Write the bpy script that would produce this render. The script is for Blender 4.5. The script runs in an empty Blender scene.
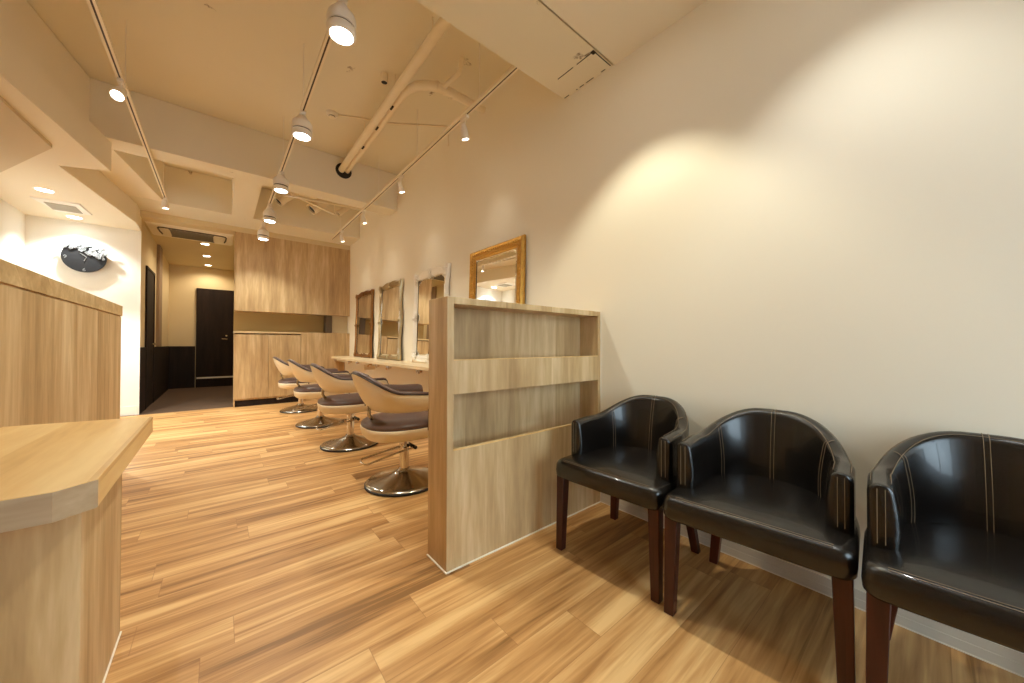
import bpy, bmesh, math, random
from mathutils import Vector, Matrix
random.seed(7)
SC = bpy.context.scene
COL = SC.collection
PI = math.pi

# ------------------------------------------------------------------ camera
cam_d = bpy.data.cameras.new('camera')
cam_d.sensor_width = 36.0
cam_d.lens = 351.44 * 36 / 1024
cam_d.clip_start = 0.02
cam = bpy.data.objects.new('camera', cam_d)
COL.objects.link(cam)
cam.location = (0, 0, 1.0)
cam.rotation_euler = (Matrix.Rotation(-math.radians(39.72), 3, 'Z')
                      @ Matrix.Rotation(PI / 2 + math.radians(0.549), 3, 'X')
                      @ Matrix.Rotation(math.radians(0.15), 3, 'Z')).to_euler()
SC.camera = cam

# ------------------------------------------------------------------ world, exposure, light levels
world = bpy.data.worlds.new('world')
SC.world = world
world.use_nodes = True
WORLD_STRENGTH = 5.0
_bg = world.node_tree.nodes['Background']
_bg.inputs[0].default_value = (0.74, 0.89, 1.0, 1)
_bg.inputs[1].default_value = WORLD_STRENGTH
SC.view_settings.view_transform = 'Standard'
SC.view_settings.look = 'None'
SC.view_settings.exposure = 0.95
SC.view_settings.gamma = 1.0
SC.view_settings.use_curve_mapping = False
WARM = (0.99, 0.99, 0.87)
NEUTRAL = (1.0, 0.95, 0.84)
P_CENTER = 46.0      # watts of each downward lamp on the centre rail
P_SMALL = 2.2       # small wall spots on the right rail
P_LEFT = 26.0        # spots of the left rail
P_NICHE = 150.0       # downlights of the niche
P_CORR = 17.0         # downlights of the corridor
P_LOUNGE = 36.0        # downlights of the lounge ceiling
try:
    cy = SC.cycles
    cy.max_bounces = 12
    cy.diffuse_bounces = 10
    cy.glossy_bounces = 5
    cy.transparent_max_bounces = 8
    cy.sample_clamp_indirect = 6.0
    cy.caustics_reflective = False
    cy.caustics_refractive = False
    cy.use_denoising = True
except Exception:
    pass


# ------------------------------------------------------------------ materials
def lin(r, g, b):
    f = lambda v: v / 12.92 if v <= 0.04045 else ((v + 0.055) / 1.055) ** 2.4
    return (f(r / 255), f(g / 255), f(b / 255), 1)


def base_mat(name):
    m = bpy.data.materials.new(name)
    m.use_nodes = True
    nt = m.node_tree
    return m, nt, nt.nodes['Principled BSDF']


def N(nt, kind, **kw):
    n = nt.nodes.new(kind)
    for k, v in kw.items():
        setattr(n, k, v)
    return n


def simple(name, col, rough=0.5, metal=0.0, bump=0.0, bscale=200.0, vary=0.0, vscale=3.0, coat=0.0):
    m, nt, b = base_mat(name)
    b.inputs['Roughness'].default_value = rough
    b.inputs['Metallic'].default_value = metal
    b.inputs['Coat Weight'].default_value = coat
    b.inputs['Base Color'].default_value = col
    tc = N(nt, 'ShaderNodeTexCoord')
    nz = N(nt, 'ShaderNodeTexNoise')
    nz.inputs['Scale'].default_value = vscale
    nz.inputs['Detail'].default_value = 4
    nt.links.new(tc.outputs['Object'], nz.inputs['Vector'])
    mix = N(nt, 'ShaderNodeMix', data_type='RGBA')
    mix.inputs['A'].default_value = tuple(c * (1 - vary) for c in col[:3]) + (1,)
    mix.inputs['B'].default_value = tuple(min(1, c * (1 + vary)) for c in col[:3]) + (1,)
    nt.links.new(nz.outputs['Fac'], mix.inputs['Factor'])
    nt.links.new(mix.outputs['Result'], b.inputs['Base Color'])
    if bump:
        n2 = N(nt, 'ShaderNodeTexNoise')
        n2.inputs['Scale'].default_value = bscale
        nt.links.new(tc.outputs['Object'], n2.inputs['Vector'])
        bp = N(nt, 'ShaderNodeBump')
        bp.inputs['Strength'].default_value = bump
        bp.inputs['Distance'].default_value = 0.01
        nt.links.new(n2.outputs['Fac'], bp.inputs['Height'])
        nt.links.new(bp.outputs['Normal'], b.inputs['Normal'])
    return m


def wood(name, dark, mid, light, along='Z', board=0.17, rough=0.45, fine=1.0, spec=0.4):
    """laminate with straight grain along one axis, boards of slightly different tone"""
    m, nt, b = base_mat(name)
    b.inputs['Roughness'].default_value = rough
    b.inputs['Specular IOR Level'].default_value = spec
    tc = N(nt, 'ShaderNodeTexCoord')
    sep = N(nt, 'ShaderNodeSeparateXYZ')
    nt.links.new(tc.outputs['Object'], sep.inputs[0])
    ax = {'X': 'X', 'Y': 'Y', 'Z': 'Z'}[along]
    others = [a for a in 'XYZ' if a != ax]
    # coordinate across the boards: sum of the two other axes
    add = N(nt, 'ShaderNodeMath', operation='ADD')
    nt.links.new(sep.outputs[others[0]], add.inputs[0])
    nt.links.new(sep.outputs[others[1]], add.inputs[1])
    dv = N(nt, 'ShaderNodeMath', operation='DIVIDE')
    nt.links.new(add.outputs[0], dv.inputs[0])
    dv.inputs[1].default_value = board
    fl = N(nt, 'ShaderNodeMath', operation='FLOOR')
    nt.links.new(dv.outputs[0], fl.inputs[0])
    wn = N(nt, 'ShaderNodeTexWhiteNoise', noise_dimensions='1D')
    nt.links.new(fl.outputs[0], wn.inputs['W'])
    mp = N(nt, 'ShaderNodeMapping')
    sc = [9 * fine, 9 * fine, 9 * fine]
    sc['XYZ'.index(ax)] = 0.95 * fine
    mp.inputs['Scale'].default_value = sc
    nt.links.new(tc.outputs['Object'], mp.inputs['Vector'])
    off = N(nt, 'ShaderNodeVectorMath', operation='ADD')
    nt.links.new(mp.outputs[0], off.inputs[0])
    cmb = N(nt, 'ShaderNodeCombineXYZ')
    ml = N(nt, 'ShaderNodeMath', operation='MULTIPLY')
    nt.links.new(wn.outputs['Value'], ml.inputs[0])
    ml.inputs[1].default_value = 37.0
    for k in 'XYZ':
        nt.links.new(ml.outputs[0], cmb.inputs[k])
    nt.links.new(cmb.outputs[0], off.inputs[1])
    n1 = N(nt, 'ShaderNodeTexNoise')
    n1.inputs['Scale'].default_value = 1.0
    n1.inputs['Detail'].default_value = 5
    n1.inputs['Roughness'].default_value = 0.6
    n1.inputs['Distortion'].default_value = 0.35
    nt.links.new(off.outputs[0], n1.inputs['Vector'])
    n2 = N(nt, 'ShaderNodeTexNoise')
    n2.inputs['Scale'].default_value = 6.0
    n2.inputs['Detail'].default_value = 3
    nt.links.new(off.outputs[0], n2.inputs['Vector'])
    a1 = N(nt, 'ShaderNodeMath', operation='MULTIPLY_ADD')
    nt.links.new(n2.outputs['Fac'], a1.inputs[0])
    a1.inputs[1].default_value = 0.28
    nt.links.new(n1.outputs['Fac'], a1.inputs[2])
    a2 = N(nt, 'ShaderNodeMath', operation='MULTIPLY_ADD')
    nt.links.new(wn.outputs['Value'], a2.inputs[0])
    a2.inputs[1].default_value = 0.16
    nt.links.new(a1.outputs[0], a2.inputs[2])
    cr = N(nt, 'ShaderNodeValToRGB')
    el = cr.color_ramp.elements
    el[0].position, el[0].color = 0.48, dark
    el[1].position, el[1].color = 0.98, light
    e = el.new(0.72)
    e.color = mid
    nt.links.new(a2.outputs[0], cr.inputs['Fac'])
    nt.links.new(cr.outputs['Color'], b.inputs['Base Color'])
    return m


def floor_mat():
    m, nt, b = base_mat('plank_floor')
    b.inputs['Specular IOR Level'].default_value = 0.4
    tc = N(nt, 'ShaderNodeTexCoord')
    sep = N(nt, 'ShaderNodeSeparateXYZ')
    nt.links.new(tc.outputs['Object'], sep.inputs[0])

    def math_(op, a, bb=None, cc=None):
        n = N(nt, 'ShaderNodeMath', operation=op)
        for i, v in enumerate((a, bb, cc)):
            if v is None:
                continue
            if isinstance(v, (int, float)):
                n.inputs[i].default_value = v
            else:
                nt.links.new(v, n.inputs[i])
        return n.outputs[0]
    W_, L_ = 0.153, 0.92
    yy = math_('DIVIDE', math_('ADD', sep.outputs['Y'], 30 - 0.0 + 0.015), W_)
    row = math_('FLOOR', yy)
    fy = math_('FRACT', yy)
    wr = N(nt, 'ShaderNodeTexWhiteNoise', noise_dimensions='1D')
    nt.links.new(row, wr.inputs['W'])
    xx = math_('ADD', math_('DIVIDE', math_('ADD', sep.outputs['X'], 30), L_), wr.outputs['Value'])
    cell = math_('FLOOR', xx)
    fx = math_('FRACT', xx)
    cid = math_('ADD', math_('MULTIPLY', row, 7.31), math_('MULTIPLY', cell, 3.17))
    wc = N(nt, 'ShaderNodeTexWhiteNoise', noise_dimensions='1D')
    nt.links.new(cid, wc.inputs['W'])
    # grain coordinates, shifted per plank
    cm = N(nt, 'ShaderNodeCombineXYZ')
    nt.links.new(math_('MULTIPLY_ADD', sep.outputs['X'], 0.6, math_('MULTIPLY', wc.outputs['Value'], 40)), cm.inputs['X'])
    nt.links.new(math_('MULTIPLY', sep.outputs['Y'], 11), cm.inputs['Y'])
    nt.links.new(math_('MULTIPLY', wc.outputs['Value'], 11), cm.inputs['Z'])
    n1 = N(nt, 'ShaderNodeTexNoise')
    n1.inputs['Scale'].default_value = 1.0
    n1.inputs['Detail'].default_value = 3
    n1.inputs['Roughness'].default_value = 0.55
    n1.inputs['Distortion'].default_value = 0.9
    nt.links.new(cm.outputs[0], n1.inputs['Vector'])
    n2 = N(nt, 'ShaderNodeTexNoise')
    n2.inputs['Scale'].default_value = 5.5
    n2.inputs['Detail'].default_value = 4
    n2.inputs['Distortion'].default_value = 0.6
    nt.links.new(cm.outputs[0], n2.inputs['Vector'])
    v = math_('MULTIPLY_ADD', n2.outputs['Fac'], 0.44, math_('MULTIPLY_ADD', n1.outputs['Fac'], 1.15, -0.075))
    v = math_('MULTIPLY_ADD', wc.outputs['Value'], 0.13, math_('ADD', v, 0.0))
    cr = N(nt, 'ShaderNodeValToRGB')
    el = cr.color_ramp.elements
    el[0].position, el[0].color = 0.56, lin(134, 94, 50)
    el[1].position, el[1].color = 1.05 if False else 1.0, lin(222, 182, 124)
    e = el.new(0.66); e.color = lin(170, 123, 71)
    e = el.new(0.82); e.color = lin(197, 150, 94)
    nt.links.new(v, cr.inputs['Fac'])
    # thin dark joints
    ey = math_('MINIMUM', fy, math_('SUBTRACT', 1, fy))
    ex = math_('MINIMUM', fx, math_('SUBTRACT', 1, fx))
    jy = math_('LESS_THAN', ey, 0.007)
    jx = math_('LESS_THAN', ex, 0.0014)
    j = math_('MAXIMUM', jy, jx)
    mx = N(nt, 'ShaderNodeMix', data_type='RGBA')
    mx.inputs['B'].default_value = lin(150, 104, 62)
    nt.links.new(math_('MULTIPLY', j, 0.55), mx.inputs['Factor'])
    nt.links.new(cr.outputs['Color'], mx.inputs['A'])
    nt.links.new(mx.outputs['Result'], b.inputs['Base Color'])
    b.inputs['Roughness'].default_value = 0.42
    return m


def scarred_paint(name, col, scar, amount=0.70, rough=0.6):
    """painted concrete with a few dark scars and stains of their own shape"""
    m, nt, b = base_mat(name)
    b.inputs['Roughness'].default_value = rough
    tc = N(nt, 'ShaderNodeTexCoord')
    n1 = N(nt, 'ShaderNodeTexNoise')
    n1.inputs['Scale'].default_value = 4.2
    n1.inputs['Detail'].default_value = 9
    n1.inputs['Roughness'].default_value = 0.62
    nt.links.new(tc.outputs['Object'], n1.inputs['Vector'])
    cr = N(nt, 'ShaderNodeValToRGB')
    cr.color_ramp.elements[0].position = amount
    cr.color_ramp.elements[0].color = (0, 0, 0, 1)
    cr.color_ramp.elements[1].position = amount + 0.05
    cr.color_ramp.elements[1].color = (1, 1, 1, 1)
    nt.links.new(n1.outputs['Fac'], cr.inputs['Fac'])
    mx = N(nt, 'ShaderNodeMix', data_type='RGBA')
    mx.inputs['A'].default_value = col
    mx.inputs['B'].default_value = scar
    nt.links.new(cr.outputs['Color'], mx.inputs['Factor'])
    n2 = N(nt, 'ShaderNodeTexNoise')
    n2.inputs['Scale'].default_value = 1.3
    nt.links.new(tc.outputs['Object'], n2.inputs['Vector'])
    mx2 = N(nt, 'ShaderNodeMix', data_type='RGBA', blend_type='MULTIPLY')
    mx2.inputs['Factor'].default_value = 0.10
    nt.links.new(mx.outputs['Result'], mx2.inputs['A'])
    nt.links.new(n2.outputs['Fac'], mx2.inputs['B'])
    nt.links.new(mx2.outputs['Result'], b.inputs['Base Color'])
    return m


def emit(name, col, s):
    m = bpy.data.materials.new(name)
    m.use_nodes = True
    nt = m.node_tree
    nt.nodes.remove(nt.nodes['Principled BSDF'])
    e = N(nt, 'ShaderNodeEmission')
    e.inputs[0].default_value = tuple(col) + (1,)
    e.inputs[1].default_value = s
    nt.links.new(e.outputs[0], nt.nodes['Material Output'].inputs[0])
    return m


def clear_glass(name):
    m = bpy.data.materials.new(name)
    m.use_nodes = True
    nt = m.node_tree
    nt.nodes.remove(nt.nodes['Principled BSDF'])
    t = N(nt, 'ShaderNodeBsdfTransparent')
    t.inputs[0].default_value = (0.93, 0.96, 0.97, 1)
    g = N(nt, 'ShaderNodeBsdfGlossy')
    g.inputs['Roughness'].default_value = 0.02
    fr = N(nt, 'ShaderNodeFresnel')
    fr.inputs[0].default_value = 1.3
    mx = N(nt, 'ShaderNodeMixShader')
    nt.links.new(fr.outputs[0], mx.inputs[0])
    nt.links.new(t.outputs[0], mx.inputs[1])
    nt.links.new(g.outputs[0], mx.inputs[2])
    nt.links.new(mx.outputs[0], nt.nodes['Material Output'].inputs[0])
    return m


M = {}
M['floor'] = floor_mat()
M['paint'] = simple('cream_paint', lin(240, 233, 214), 0.7, bump=0.02, bscale=90, vary=0.01)
M['white_paint'] = simple('white_wallpaper', lin(240, 238, 230), 0.7, bump=0.02, bscale=120, vary=0.01)
M['ceiling'] = scarred_paint('painted_concrete', lin(236, 228, 207), lin(130, 106, 78), 0.685)
M['beam'] = scarred_paint('worn_painted_beam', lin(238, 228, 202), lin(120, 94, 66), 0.645)
M['soffit'] = simple('soffit_paint', lin(236, 226, 204), 0.75, vary=0.015)
M['corridor_paint'] = simple('corridor_wallpaper', lin(214, 196, 156), 0.8, vary=0.03, bump=0.02)
M['olive_wall'] = simple('olive_wall_beyond', lin(176, 150, 96), 0.8, vary=0.04)
M['dark_wood'] = wood('dark_stained_panel', lin(26, 18, 15), lin(36, 26, 21), lin(48, 35, 28), 'Z', 0.3, 0.62, spec=0.2)
M['carpet'] = simple('dark_corridor_floor', lin(84, 62, 44), 0.8, vary=0.2, vscale=14, bump=0.1)
M['oak'] = wood('oak_laminate', lin(164, 134, 92), lin(194, 164, 119), lin(222, 198, 156), 'Z', 0.33, 0.45)
M['oak_flat'] = wood('oak_laminate_flat', lin(168, 138, 94), lin(196, 168, 121), lin(222, 199, 156), 'X', 0.33, 0.42)
M['oak_grey'] = wood('oak_edge_band', lin(150, 126, 98), lin(182, 158, 126), lin(206, 184, 152), 'X', 0.4, 0.5)
M['maple'] = wood('pale_maple_top', lin(200, 158, 98), lin(222, 184, 120), lin(236, 206, 148), 'Y', 0.22, 0.34)
M['shelf'] = wood('pale_shelf', lin(226, 200, 156), lin(236, 214, 174), lin(244, 226, 192), 'Y', 0.3, 0.35)
M['trim_white'] = simple('white_trim', lin(238, 232, 216), 0.45)
M['baseboard'] = simple('vinyl_baseboard', lin(212, 206, 192), 0.5)
M['leather'] = simple('black_leather', lin(22, 19, 17), 0.27, bump=0.10, bscale=350, vary=0.1, coat=0.25)
M['stitch'] = simple('beige_thread', lin(128, 110, 86), 0.8)
M['mahogany'] = wood('mahogany_leg', lin(50, 21, 14), lin(74, 33, 22), lin(94, 45, 30), 'Z', 0.5, 0.35)
M['cream_vinyl'] = simple('cream_vinyl', lin(238, 225, 196), 0.38, vary=0.01)
M['brown_vinyl'] = simple('brown_vinyl', lin(96, 74, 66), 0.36, bump=0.03, bscale=300, vary=0.04)
M['piping'] = simple('dark_piping', lin(48, 34, 30), 0.4)
M['chrome'] = simple('polished_chrome', lin(214, 208, 200), 0.10, 1.0)
M['steel'] = simple('brushed_steel', lin(172, 168, 158), 0.18, 1.0)
M['rubber'] = simple('black_rubber', lin(26, 24, 22), 0.6)
M['mirror'] = simple('silvered_glass', (0.93, 0.94, 0.92, 1), 0.0, 1.0)
M['gold'] = simple('gilt_frame', lin(204, 154, 72), 0.28, 0.8, bump=0.25, bscale=120, vary=0.25, vscale=40)
M['old_gold'] = simple('antique_gilt', lin(150, 104, 54), 0.36, 0.7, bump=0.2, bscale=110, vary=0.3, vscale=30)
M['champagne'] = simple('champagne_silver', lin(188, 168, 130), 0.32, 0.75, bump=0.15, bscale=100, vary=0.2, vscale=30)
M['white_frame'] = simple('white_lacquer_frame', lin(244, 238, 224), 0.45, bump=0.02, bscale=80)
M['lamp_white'] = simple('white_lamp_housing', lin(238, 232, 222), 0.4)
M['slot'] = simple('dark_track_slot', lin(70, 52, 36), 0.6)
M['dark'] = simple('dark_void', lin(34, 28, 24), 0.8)
M['pipe'] = simple('painted_pipe', lin(242, 230, 206), 0.5, vary=0.03, vscale=12, bump=0.04, bscale=40)
M['grille'] = simple('grey_grille', lin(116, 106, 90), 0.5)
M['ac_white'] = simple('off_white_plastic', lin(240, 230, 210), 0.5)
M['clock_black'] = simple('black_clock_face', lin(17, 17, 22), 0.55)
M['silver'] = simple('pale_silver_relief', lin(150, 152, 154), 0.34, 0.5)
M['lens'] = emit('led_lens', (1.0, 0.98, 0.95), 14.0)
M['lens_warm'] = emit('led_lens_warm', (1.0, 0.93, 0.80), 10.0)
M['glass'] = clear_glass('window_glass')
M['frame_black'] = simple('dark_window_frame', lin(60, 58, 56), 0.5, 0.5)
M['pavement'] = simple('grey_pavement', lin(150, 150, 150), 0.9, vary=0.1)


# ------------------------------------------------------------------ mesh helpers
class MB:
    def __init__(self):
        self.bm = bmesh.new()

    def box(self, x0, x1, y0, y1, z0, z1):
        vs = [self.bm.verts.new(p) for p in ((x0, y0, z0), (x1, y0, z0), (x1, y1, z0), (x0, y1, z0),
                                             (x0, y0, z1), (x1, y0, z1), (x1, y1, z1), (x0, y1, z1))]
        for f in ((3, 2, 1, 0), (4, 5, 6, 7), (0, 1, 5, 4), (1, 2, 6, 5), (2, 3, 7, 6), (3, 0, 4, 7)):
            self.bm.faces.new([vs[i] for i in f])
        return self

    def prism(self, poly, z0, z1, poly2=None):
        poly2 = poly2 or poly
        a = [self.bm.verts.new((p[0], p[1], z0)) for p in poly]
        b = [self.bm.verts.new((p[0], p[1], z1)) for p in poly2]
        n = len(poly)
        self.bm.faces.new(a[::-1])
        self.bm.faces.new(b)
        for i in range(n):
            j = (i + 1) % n
            self.bm.faces.new((a[i], a[j], b[j], b[i]))
        return self

    def loft(self, rings, close=True, cap=True):
        R = [[self.bm.verts.new(p) for p in r] for r in rings]
        n = len(R[0])
        for k in range(len(R) - 1):
            for i in range(n if close else n - 1):
                j = (i + 1) % n
                self.bm.faces.new((R[k][i], R[k][j], R[k + 1][j], R[k + 1][i]))
        if cap and close:
            self.bm.faces.new(R[0][::-1])
            self.bm.faces.new(R[-1])
        return self

    def lathe(self, prof, c=(0, 0, 0), seg=32, axis=None, cap=True):
        """prof: list of (r, h) along axis (default +z)"""
        c = Vector(c)
        ax = Vector(axis).normalized() if axis else Vector((0, 0, 1))
        u = ax.orthogonal().normalized()
        if not axis:
            u = Vector((1, 0, 0))
        v = ax.cross(u)
        rings = []
        for r, h in prof:
            r = max(r, 1e-4)
            rings.append([c + ax * h + u * (r * math.cos(2 * PI * i / seg)) + v * (r * math.sin(2 * PI * i / seg)) for i in range(seg)])
        return self.loft(rings, True, cap)

    def tube(self, pts, r, seg=8, closed=False):
        pts = [Vector(p) for p in pts]
        rings = []
        n = len(pts)
        prev = None
        for i, p in enumerate(pts):
            if closed:
                t = pts[(i + 1) % n] - pts[i - 1]
            else:
                t = pts[min(i + 1, n - 1)] - pts[max(i - 1, 0)]
            t.normalize()
            u = (prev - t * prev.dot(t)) if prev is not None else t.orthogonal()
            if u.length < 1e-6:
                u = t.orthogonal()
            u.normalize()
            prev = u
            v = t.cross(u)
            rr = r[i] if isinstance(r, (list, tuple)) else r
            rings.append([p + u * rr * math.cos(2 * PI * k / seg) + v * rr * math.sin(2 * PI * k / seg) for k in range(seg)])
        if closed:
            rings.append(rings[0])
            R = [[self.bm.verts.new(q) for q in r_] for r_ in rings[:-1]]
            m = len(R)
            for k in range(m):
                for i in range(seg):
                    j = (i + 1) % seg
                    self.bm.faces.new((R[k][i], R[k][j], R[(k + 1) % m][j], R[(k + 1) % m][i]))
            return self
        return self.loft(rings, True, True)

    def quad(self, *p):
        self.bm.faces.new([self.bm.verts.new(q) for q in p])
        return self

    def ball(self, c, r, sx=1, sy=1, sz=1, seg=10):
        ret = bmesh.ops.create_uvsphere(self.bm, u_segments=seg, v_segments=max(5, seg // 2), radius=r)
        for v in ret['verts']:
            v.co = Vector(c) + Vector((v.co.x * sx, v.co.y * sy, v.co.z * sz))
        return self

    def done(self, name, mat, parent=None, smooth=False, bevel=0.0, bseg=2, shift=True, subsurf=0, angle=None):
        bm = self.bm
        bmesh.ops.recalc_face_normals(bm, faces=bm.faces[:])
        if parent is not None and shift:
            off = Vector(parent.get('_w', (0, 0, 0)))
            for v in bm.verts:
                v.co -= off
        me = bpy.data.meshes.new(name)
        bm.to_mesh(me)
        bm.free()
        o = bpy.data.objects.new(name, me)
        COL.objects.link(o)
        me.materials.append(M[mat] if isinstance(mat, str) else mat)
        if parent is not None:
            o.parent = parent
            o['_w'] = list(parent.get('_w', (0, 0, 0))) if shift else [0, 0, 0]
        if smooth:
            for p in me.polygons:
                p.use_smooth = True
        if bevel:
            md = o.modifiers.new('bevel', 'BEVEL')
            md.width = bevel
            md.segments = bseg
            md.limit_method = 'ANGLE'
            md.angle_limit = math.radians(40)
            md.harden_normals = False
            for p in me.polygons:
                p.use_smooth = True
        if subsurf:
            md = o.modifiers.new('sub', 'SUBSURF')
            md.levels = md.render_levels = subsurf
        if (smooth or bevel) and angle is None:
            angle = 45
        if angle and not subsurf:
            try:
                me.set_sharp_from_angle(angle=math.radians(angle))
            except Exception:
                pass
        return o


def thing(name, label, cat, loc=(0, 0, 0), group=None):
    o = bpy.data.objects.new(name, None)
    o.empty_display_size = 0.05
    COL.objects.link(o)
    o.location = loc
    o['label'] = label
    o['category'] = cat
    if group:
        o['group'] = group
    o['_w'] = list(loc)
    return o


def struct(name, mb, mat, **kw):
    o = mb.done(name, mat, **kw)
    o['kind'] = 'structure'
    return o


def copy_thing(root, loc, label, group=None, rz=0.0):
    r = root.copy()
    COL.objects.link(r)
    r.location = loc
    r.rotation_euler = (0, 0, math.radians(rz))
    r['label'] = label
    if group:
        r['group'] = group
    for ch in root.children:
        c = ch.copy()
        COL.objects.link(c)
        c.parent = r
        for g in ch.children:
            d = g.copy()
            COL.objects.link(d)
            d.parent = c
    return r


def lamp_spot(parent, loc, aim, watts, col, angle, blend=0.5, r=0.03):
    d = bpy.data.lights.new('lamp_light', 'SPOT')
    d.energy = watts
    d.color = col
    d.spot_size = math.radians(angle)
    d.spot_blend = blend
    d.shadow_soft_size = r
    o = bpy.data.objects.new('lamp_light', d)
    COL.objects.link(o)
    w = Vector(parent.get('_w', (0, 0, 0)))
    o.parent = parent
    o.location = Vector(loc) - w
    dr = (Vector(aim) - Vector(loc)).normalized()
    o.rotation_euler = dr.to_track_quat('-Z', 'Y').to_euler()
    return o


# ================================================================== THE SETTING
W = 1.883           # right wall
XL = -1.87          # left wall
YB = 7.07           # wooden back wall / start of the corridor
YN = 7.20           # clock wall
YS = -1.75          # shop front behind the camera
ZT = 3.36           # concrete ceiling
ZN = 2.60           # niche ceiling

struct('floor', MB().box(XL - 0.1, W + 0.1, YS - 0.1, YB + 0.08, -0.1, 0), 'floor')
struct('floor_corridor', MB().box(XL - 0.1, W + 0.1, YB + 0.08, 11.1, -0.1, 0.0), 'carpet')
struct('wall_right', MB().box(W, W + 0.12, YS, YB + 4.0, 0, 3.4), 'paint')
struct('wall_left', MB().box(XL - 0.12, XL, YS, YN + 0.1, 0, 3.4), 'white_paint')
struct('wall_clock', MB().box(XL, -0.885, YN, YN + 0.10, 0, 2.87), 'white_paint')
# ceilings and beams
struct('ceiling', MB().box(XL - 0.1, W + 0.1, YS - 0.1, 11.1, ZT, ZT + 0.12), 'ceiling')
struct('ceiling_near', MB().box(XL, W, YS, 1.268, 2.748, ZT - 0.001), 'soffit')
struct('ceiling_corridor', MB().box(-1.0, W, YB, 11.0, 2.785, 2.866), 'corridor_paint')
b1 = struct('trim_1', MB().box(XL, W - 0.001, 1.281, 1.68, 2.753, ZT - 0.002), 'beam')
MB().box(XL, W - 0.002, 1.268, 1.281, 2.765, 2.80).done('shadow_gap', 'dark', b1)
sm = MB()
for (x, ya, yb) in ((1.868, 1.33, 1.36), (1.868, 1.42, 1.48), (1.868, 1.50, 1.535), (1.868, 1.555, 1.565), (1.868, 1.63, 1.672),
                    (1.70, 1.30, 1.42), (1.70, 1.45, 1.58)):
    sm.box(x - 0.003, x + 0.003, ya, yb, 2.7518, 2.755)
sm.box(1.70, 1.87, 1.288, 1.294, 2.7518, 2.755)
sm.done('patch_seam', 'dark', b1)
MB().box(1.69, 1.72, 1.286, 1.31, 2.7516, 2.755).done('chipped_hole', 'dark', b1)
b2 = struct('trim_2', MB().box(XL, W - 0.001, 4.77, 5.03, 2.865, ZT - 0.003), 'ceiling')
struct('trim_3', MB().box(0.113, 0.366, 5.031, 6.47, 2.865, ZT - 0.004), 'ceiling')
struct('trim_4', MB().box(XL, W - 0.002, 6.47, YB + 3.9, 2.866, ZT - 0.005), 'ceiling')
struct('trim_5', MB().prism([(-0.81, 5.031), (-0.577, 6.469), (XL, 6.469), (XL, 5.031)], 2.867, ZT - 0.006), 'soffit')
# soffit over the niche, turned about ten degrees from the room
struct('ceiling_niche', MB().prism([(-0.79, 4.88), (-1.13, 5.02), (-0.865, 6.75), (-0.872, YN), (XL, YN), (XL, -1.45)], ZN, 2.8655), 'soffit')
struct('trim_6', MB().prism([(-0.905, 4.769), (XL, 4.769), (XL, -0.93)], 2.866, ZT - 0.007), 'soffit')
struct('trim_7', MB().prism([(-1.049, 4.52), (-1.569, 5.485), (XL, 6.04), (XL, 0.0), (-1.41, 0.0)], 2.57, ZN), simple('soffit_painted_shade', lin(206, 190, 160), 0.8))  # lowered slab, the shade on its underside put into a darker taupe colour
# lower wall box under the styling shelf
struct('wall_ledge', MB().box(1.80, W, 1.56, YB, 0, 0.745), 'paint')
# corridor
struct('wall_corridor_left', MB().box(-0.985, -0.885, YN + 0.10, 11.0, 0, 2.784), 'corridor_paint')
struct('wall_corridor_end', MB().box(-0.885, 0.40, 10.9, 11.0, 0, 2.784), 'corridor_paint')
struct('trim_8', MB().box(-0.884, -0.868, YN + 0.002, 7.70, 0, 0.95).box(-0.884, -0.868, 8.58, 10.899, 0, 0.95)
       .box(-0.867, -0.44, 10.885, 10.899, 0, 0.95), 'dark_wood')
struct('trim_9', MB().box(-0.884, -0.845, 8.90, 9.30, 0.951, 2.783), simple('taupe_pilaster', lin(150, 126, 100), 0.7))
# baseboards
struct('baseboard_right', MB().box(W - 0.008, W, YS, 1.369, 0.004, 0.036).box(W - 0.006, W, YS, 1.369, 0.036, 0.068), 'baseboard', bevel=0.001)
struct('baseboard_niche', MB().box(XL, -0.885, YN - 0.008, YN - 0.0005, 0.0, 0.13), 'white_paint', bevel=0.002)
struct('trim_10', MB().box(W - 0.010, W - 0.0005, YS, 1.369, 0.0, 0.004), 'trim_white')
# corner bead of the clock wall
struct('trim_11', MB().box(-0.888, -0.872, YN - 0.004, YN - 0.0005, 0.0, ZN - 0.005), 'white_paint')

# back wall of wood: upper panel, slot and the plain lower panel at the right
struct('wall_back', MB().box(0.17, W - 0.001, YB, YB + 0.30, 1.535, 2.784), 'oak')
struct('wall_back_lower', MB().box(1.086, W - 0.001, YB + 0.004, YB + 0.30, 0.0, 1.208), 'oak')
struct('wall_slot', MB().box(0.17, W - 0.001, YB + 0.30, YB + 0.36, 1.0, 1.72), 'olive_wall')
struct('trim_12', MB().box(1.50, 1.60, YB + 0.10, YB + 0.299, 1.209, 1.534), simple('brown_post', lin(92, 76, 58), 0.6))
struct('trim_13', MB().box(1.601, W - 0.002, YB + 0.15, YB + 0.299, 1.209, 1.534), 'corridor_paint')
struct('wall_corridor_right', MB().box(0.27, 0.35, YB + 0.36, 10.9, 0, 2.784), 'corridor_paint')

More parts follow.
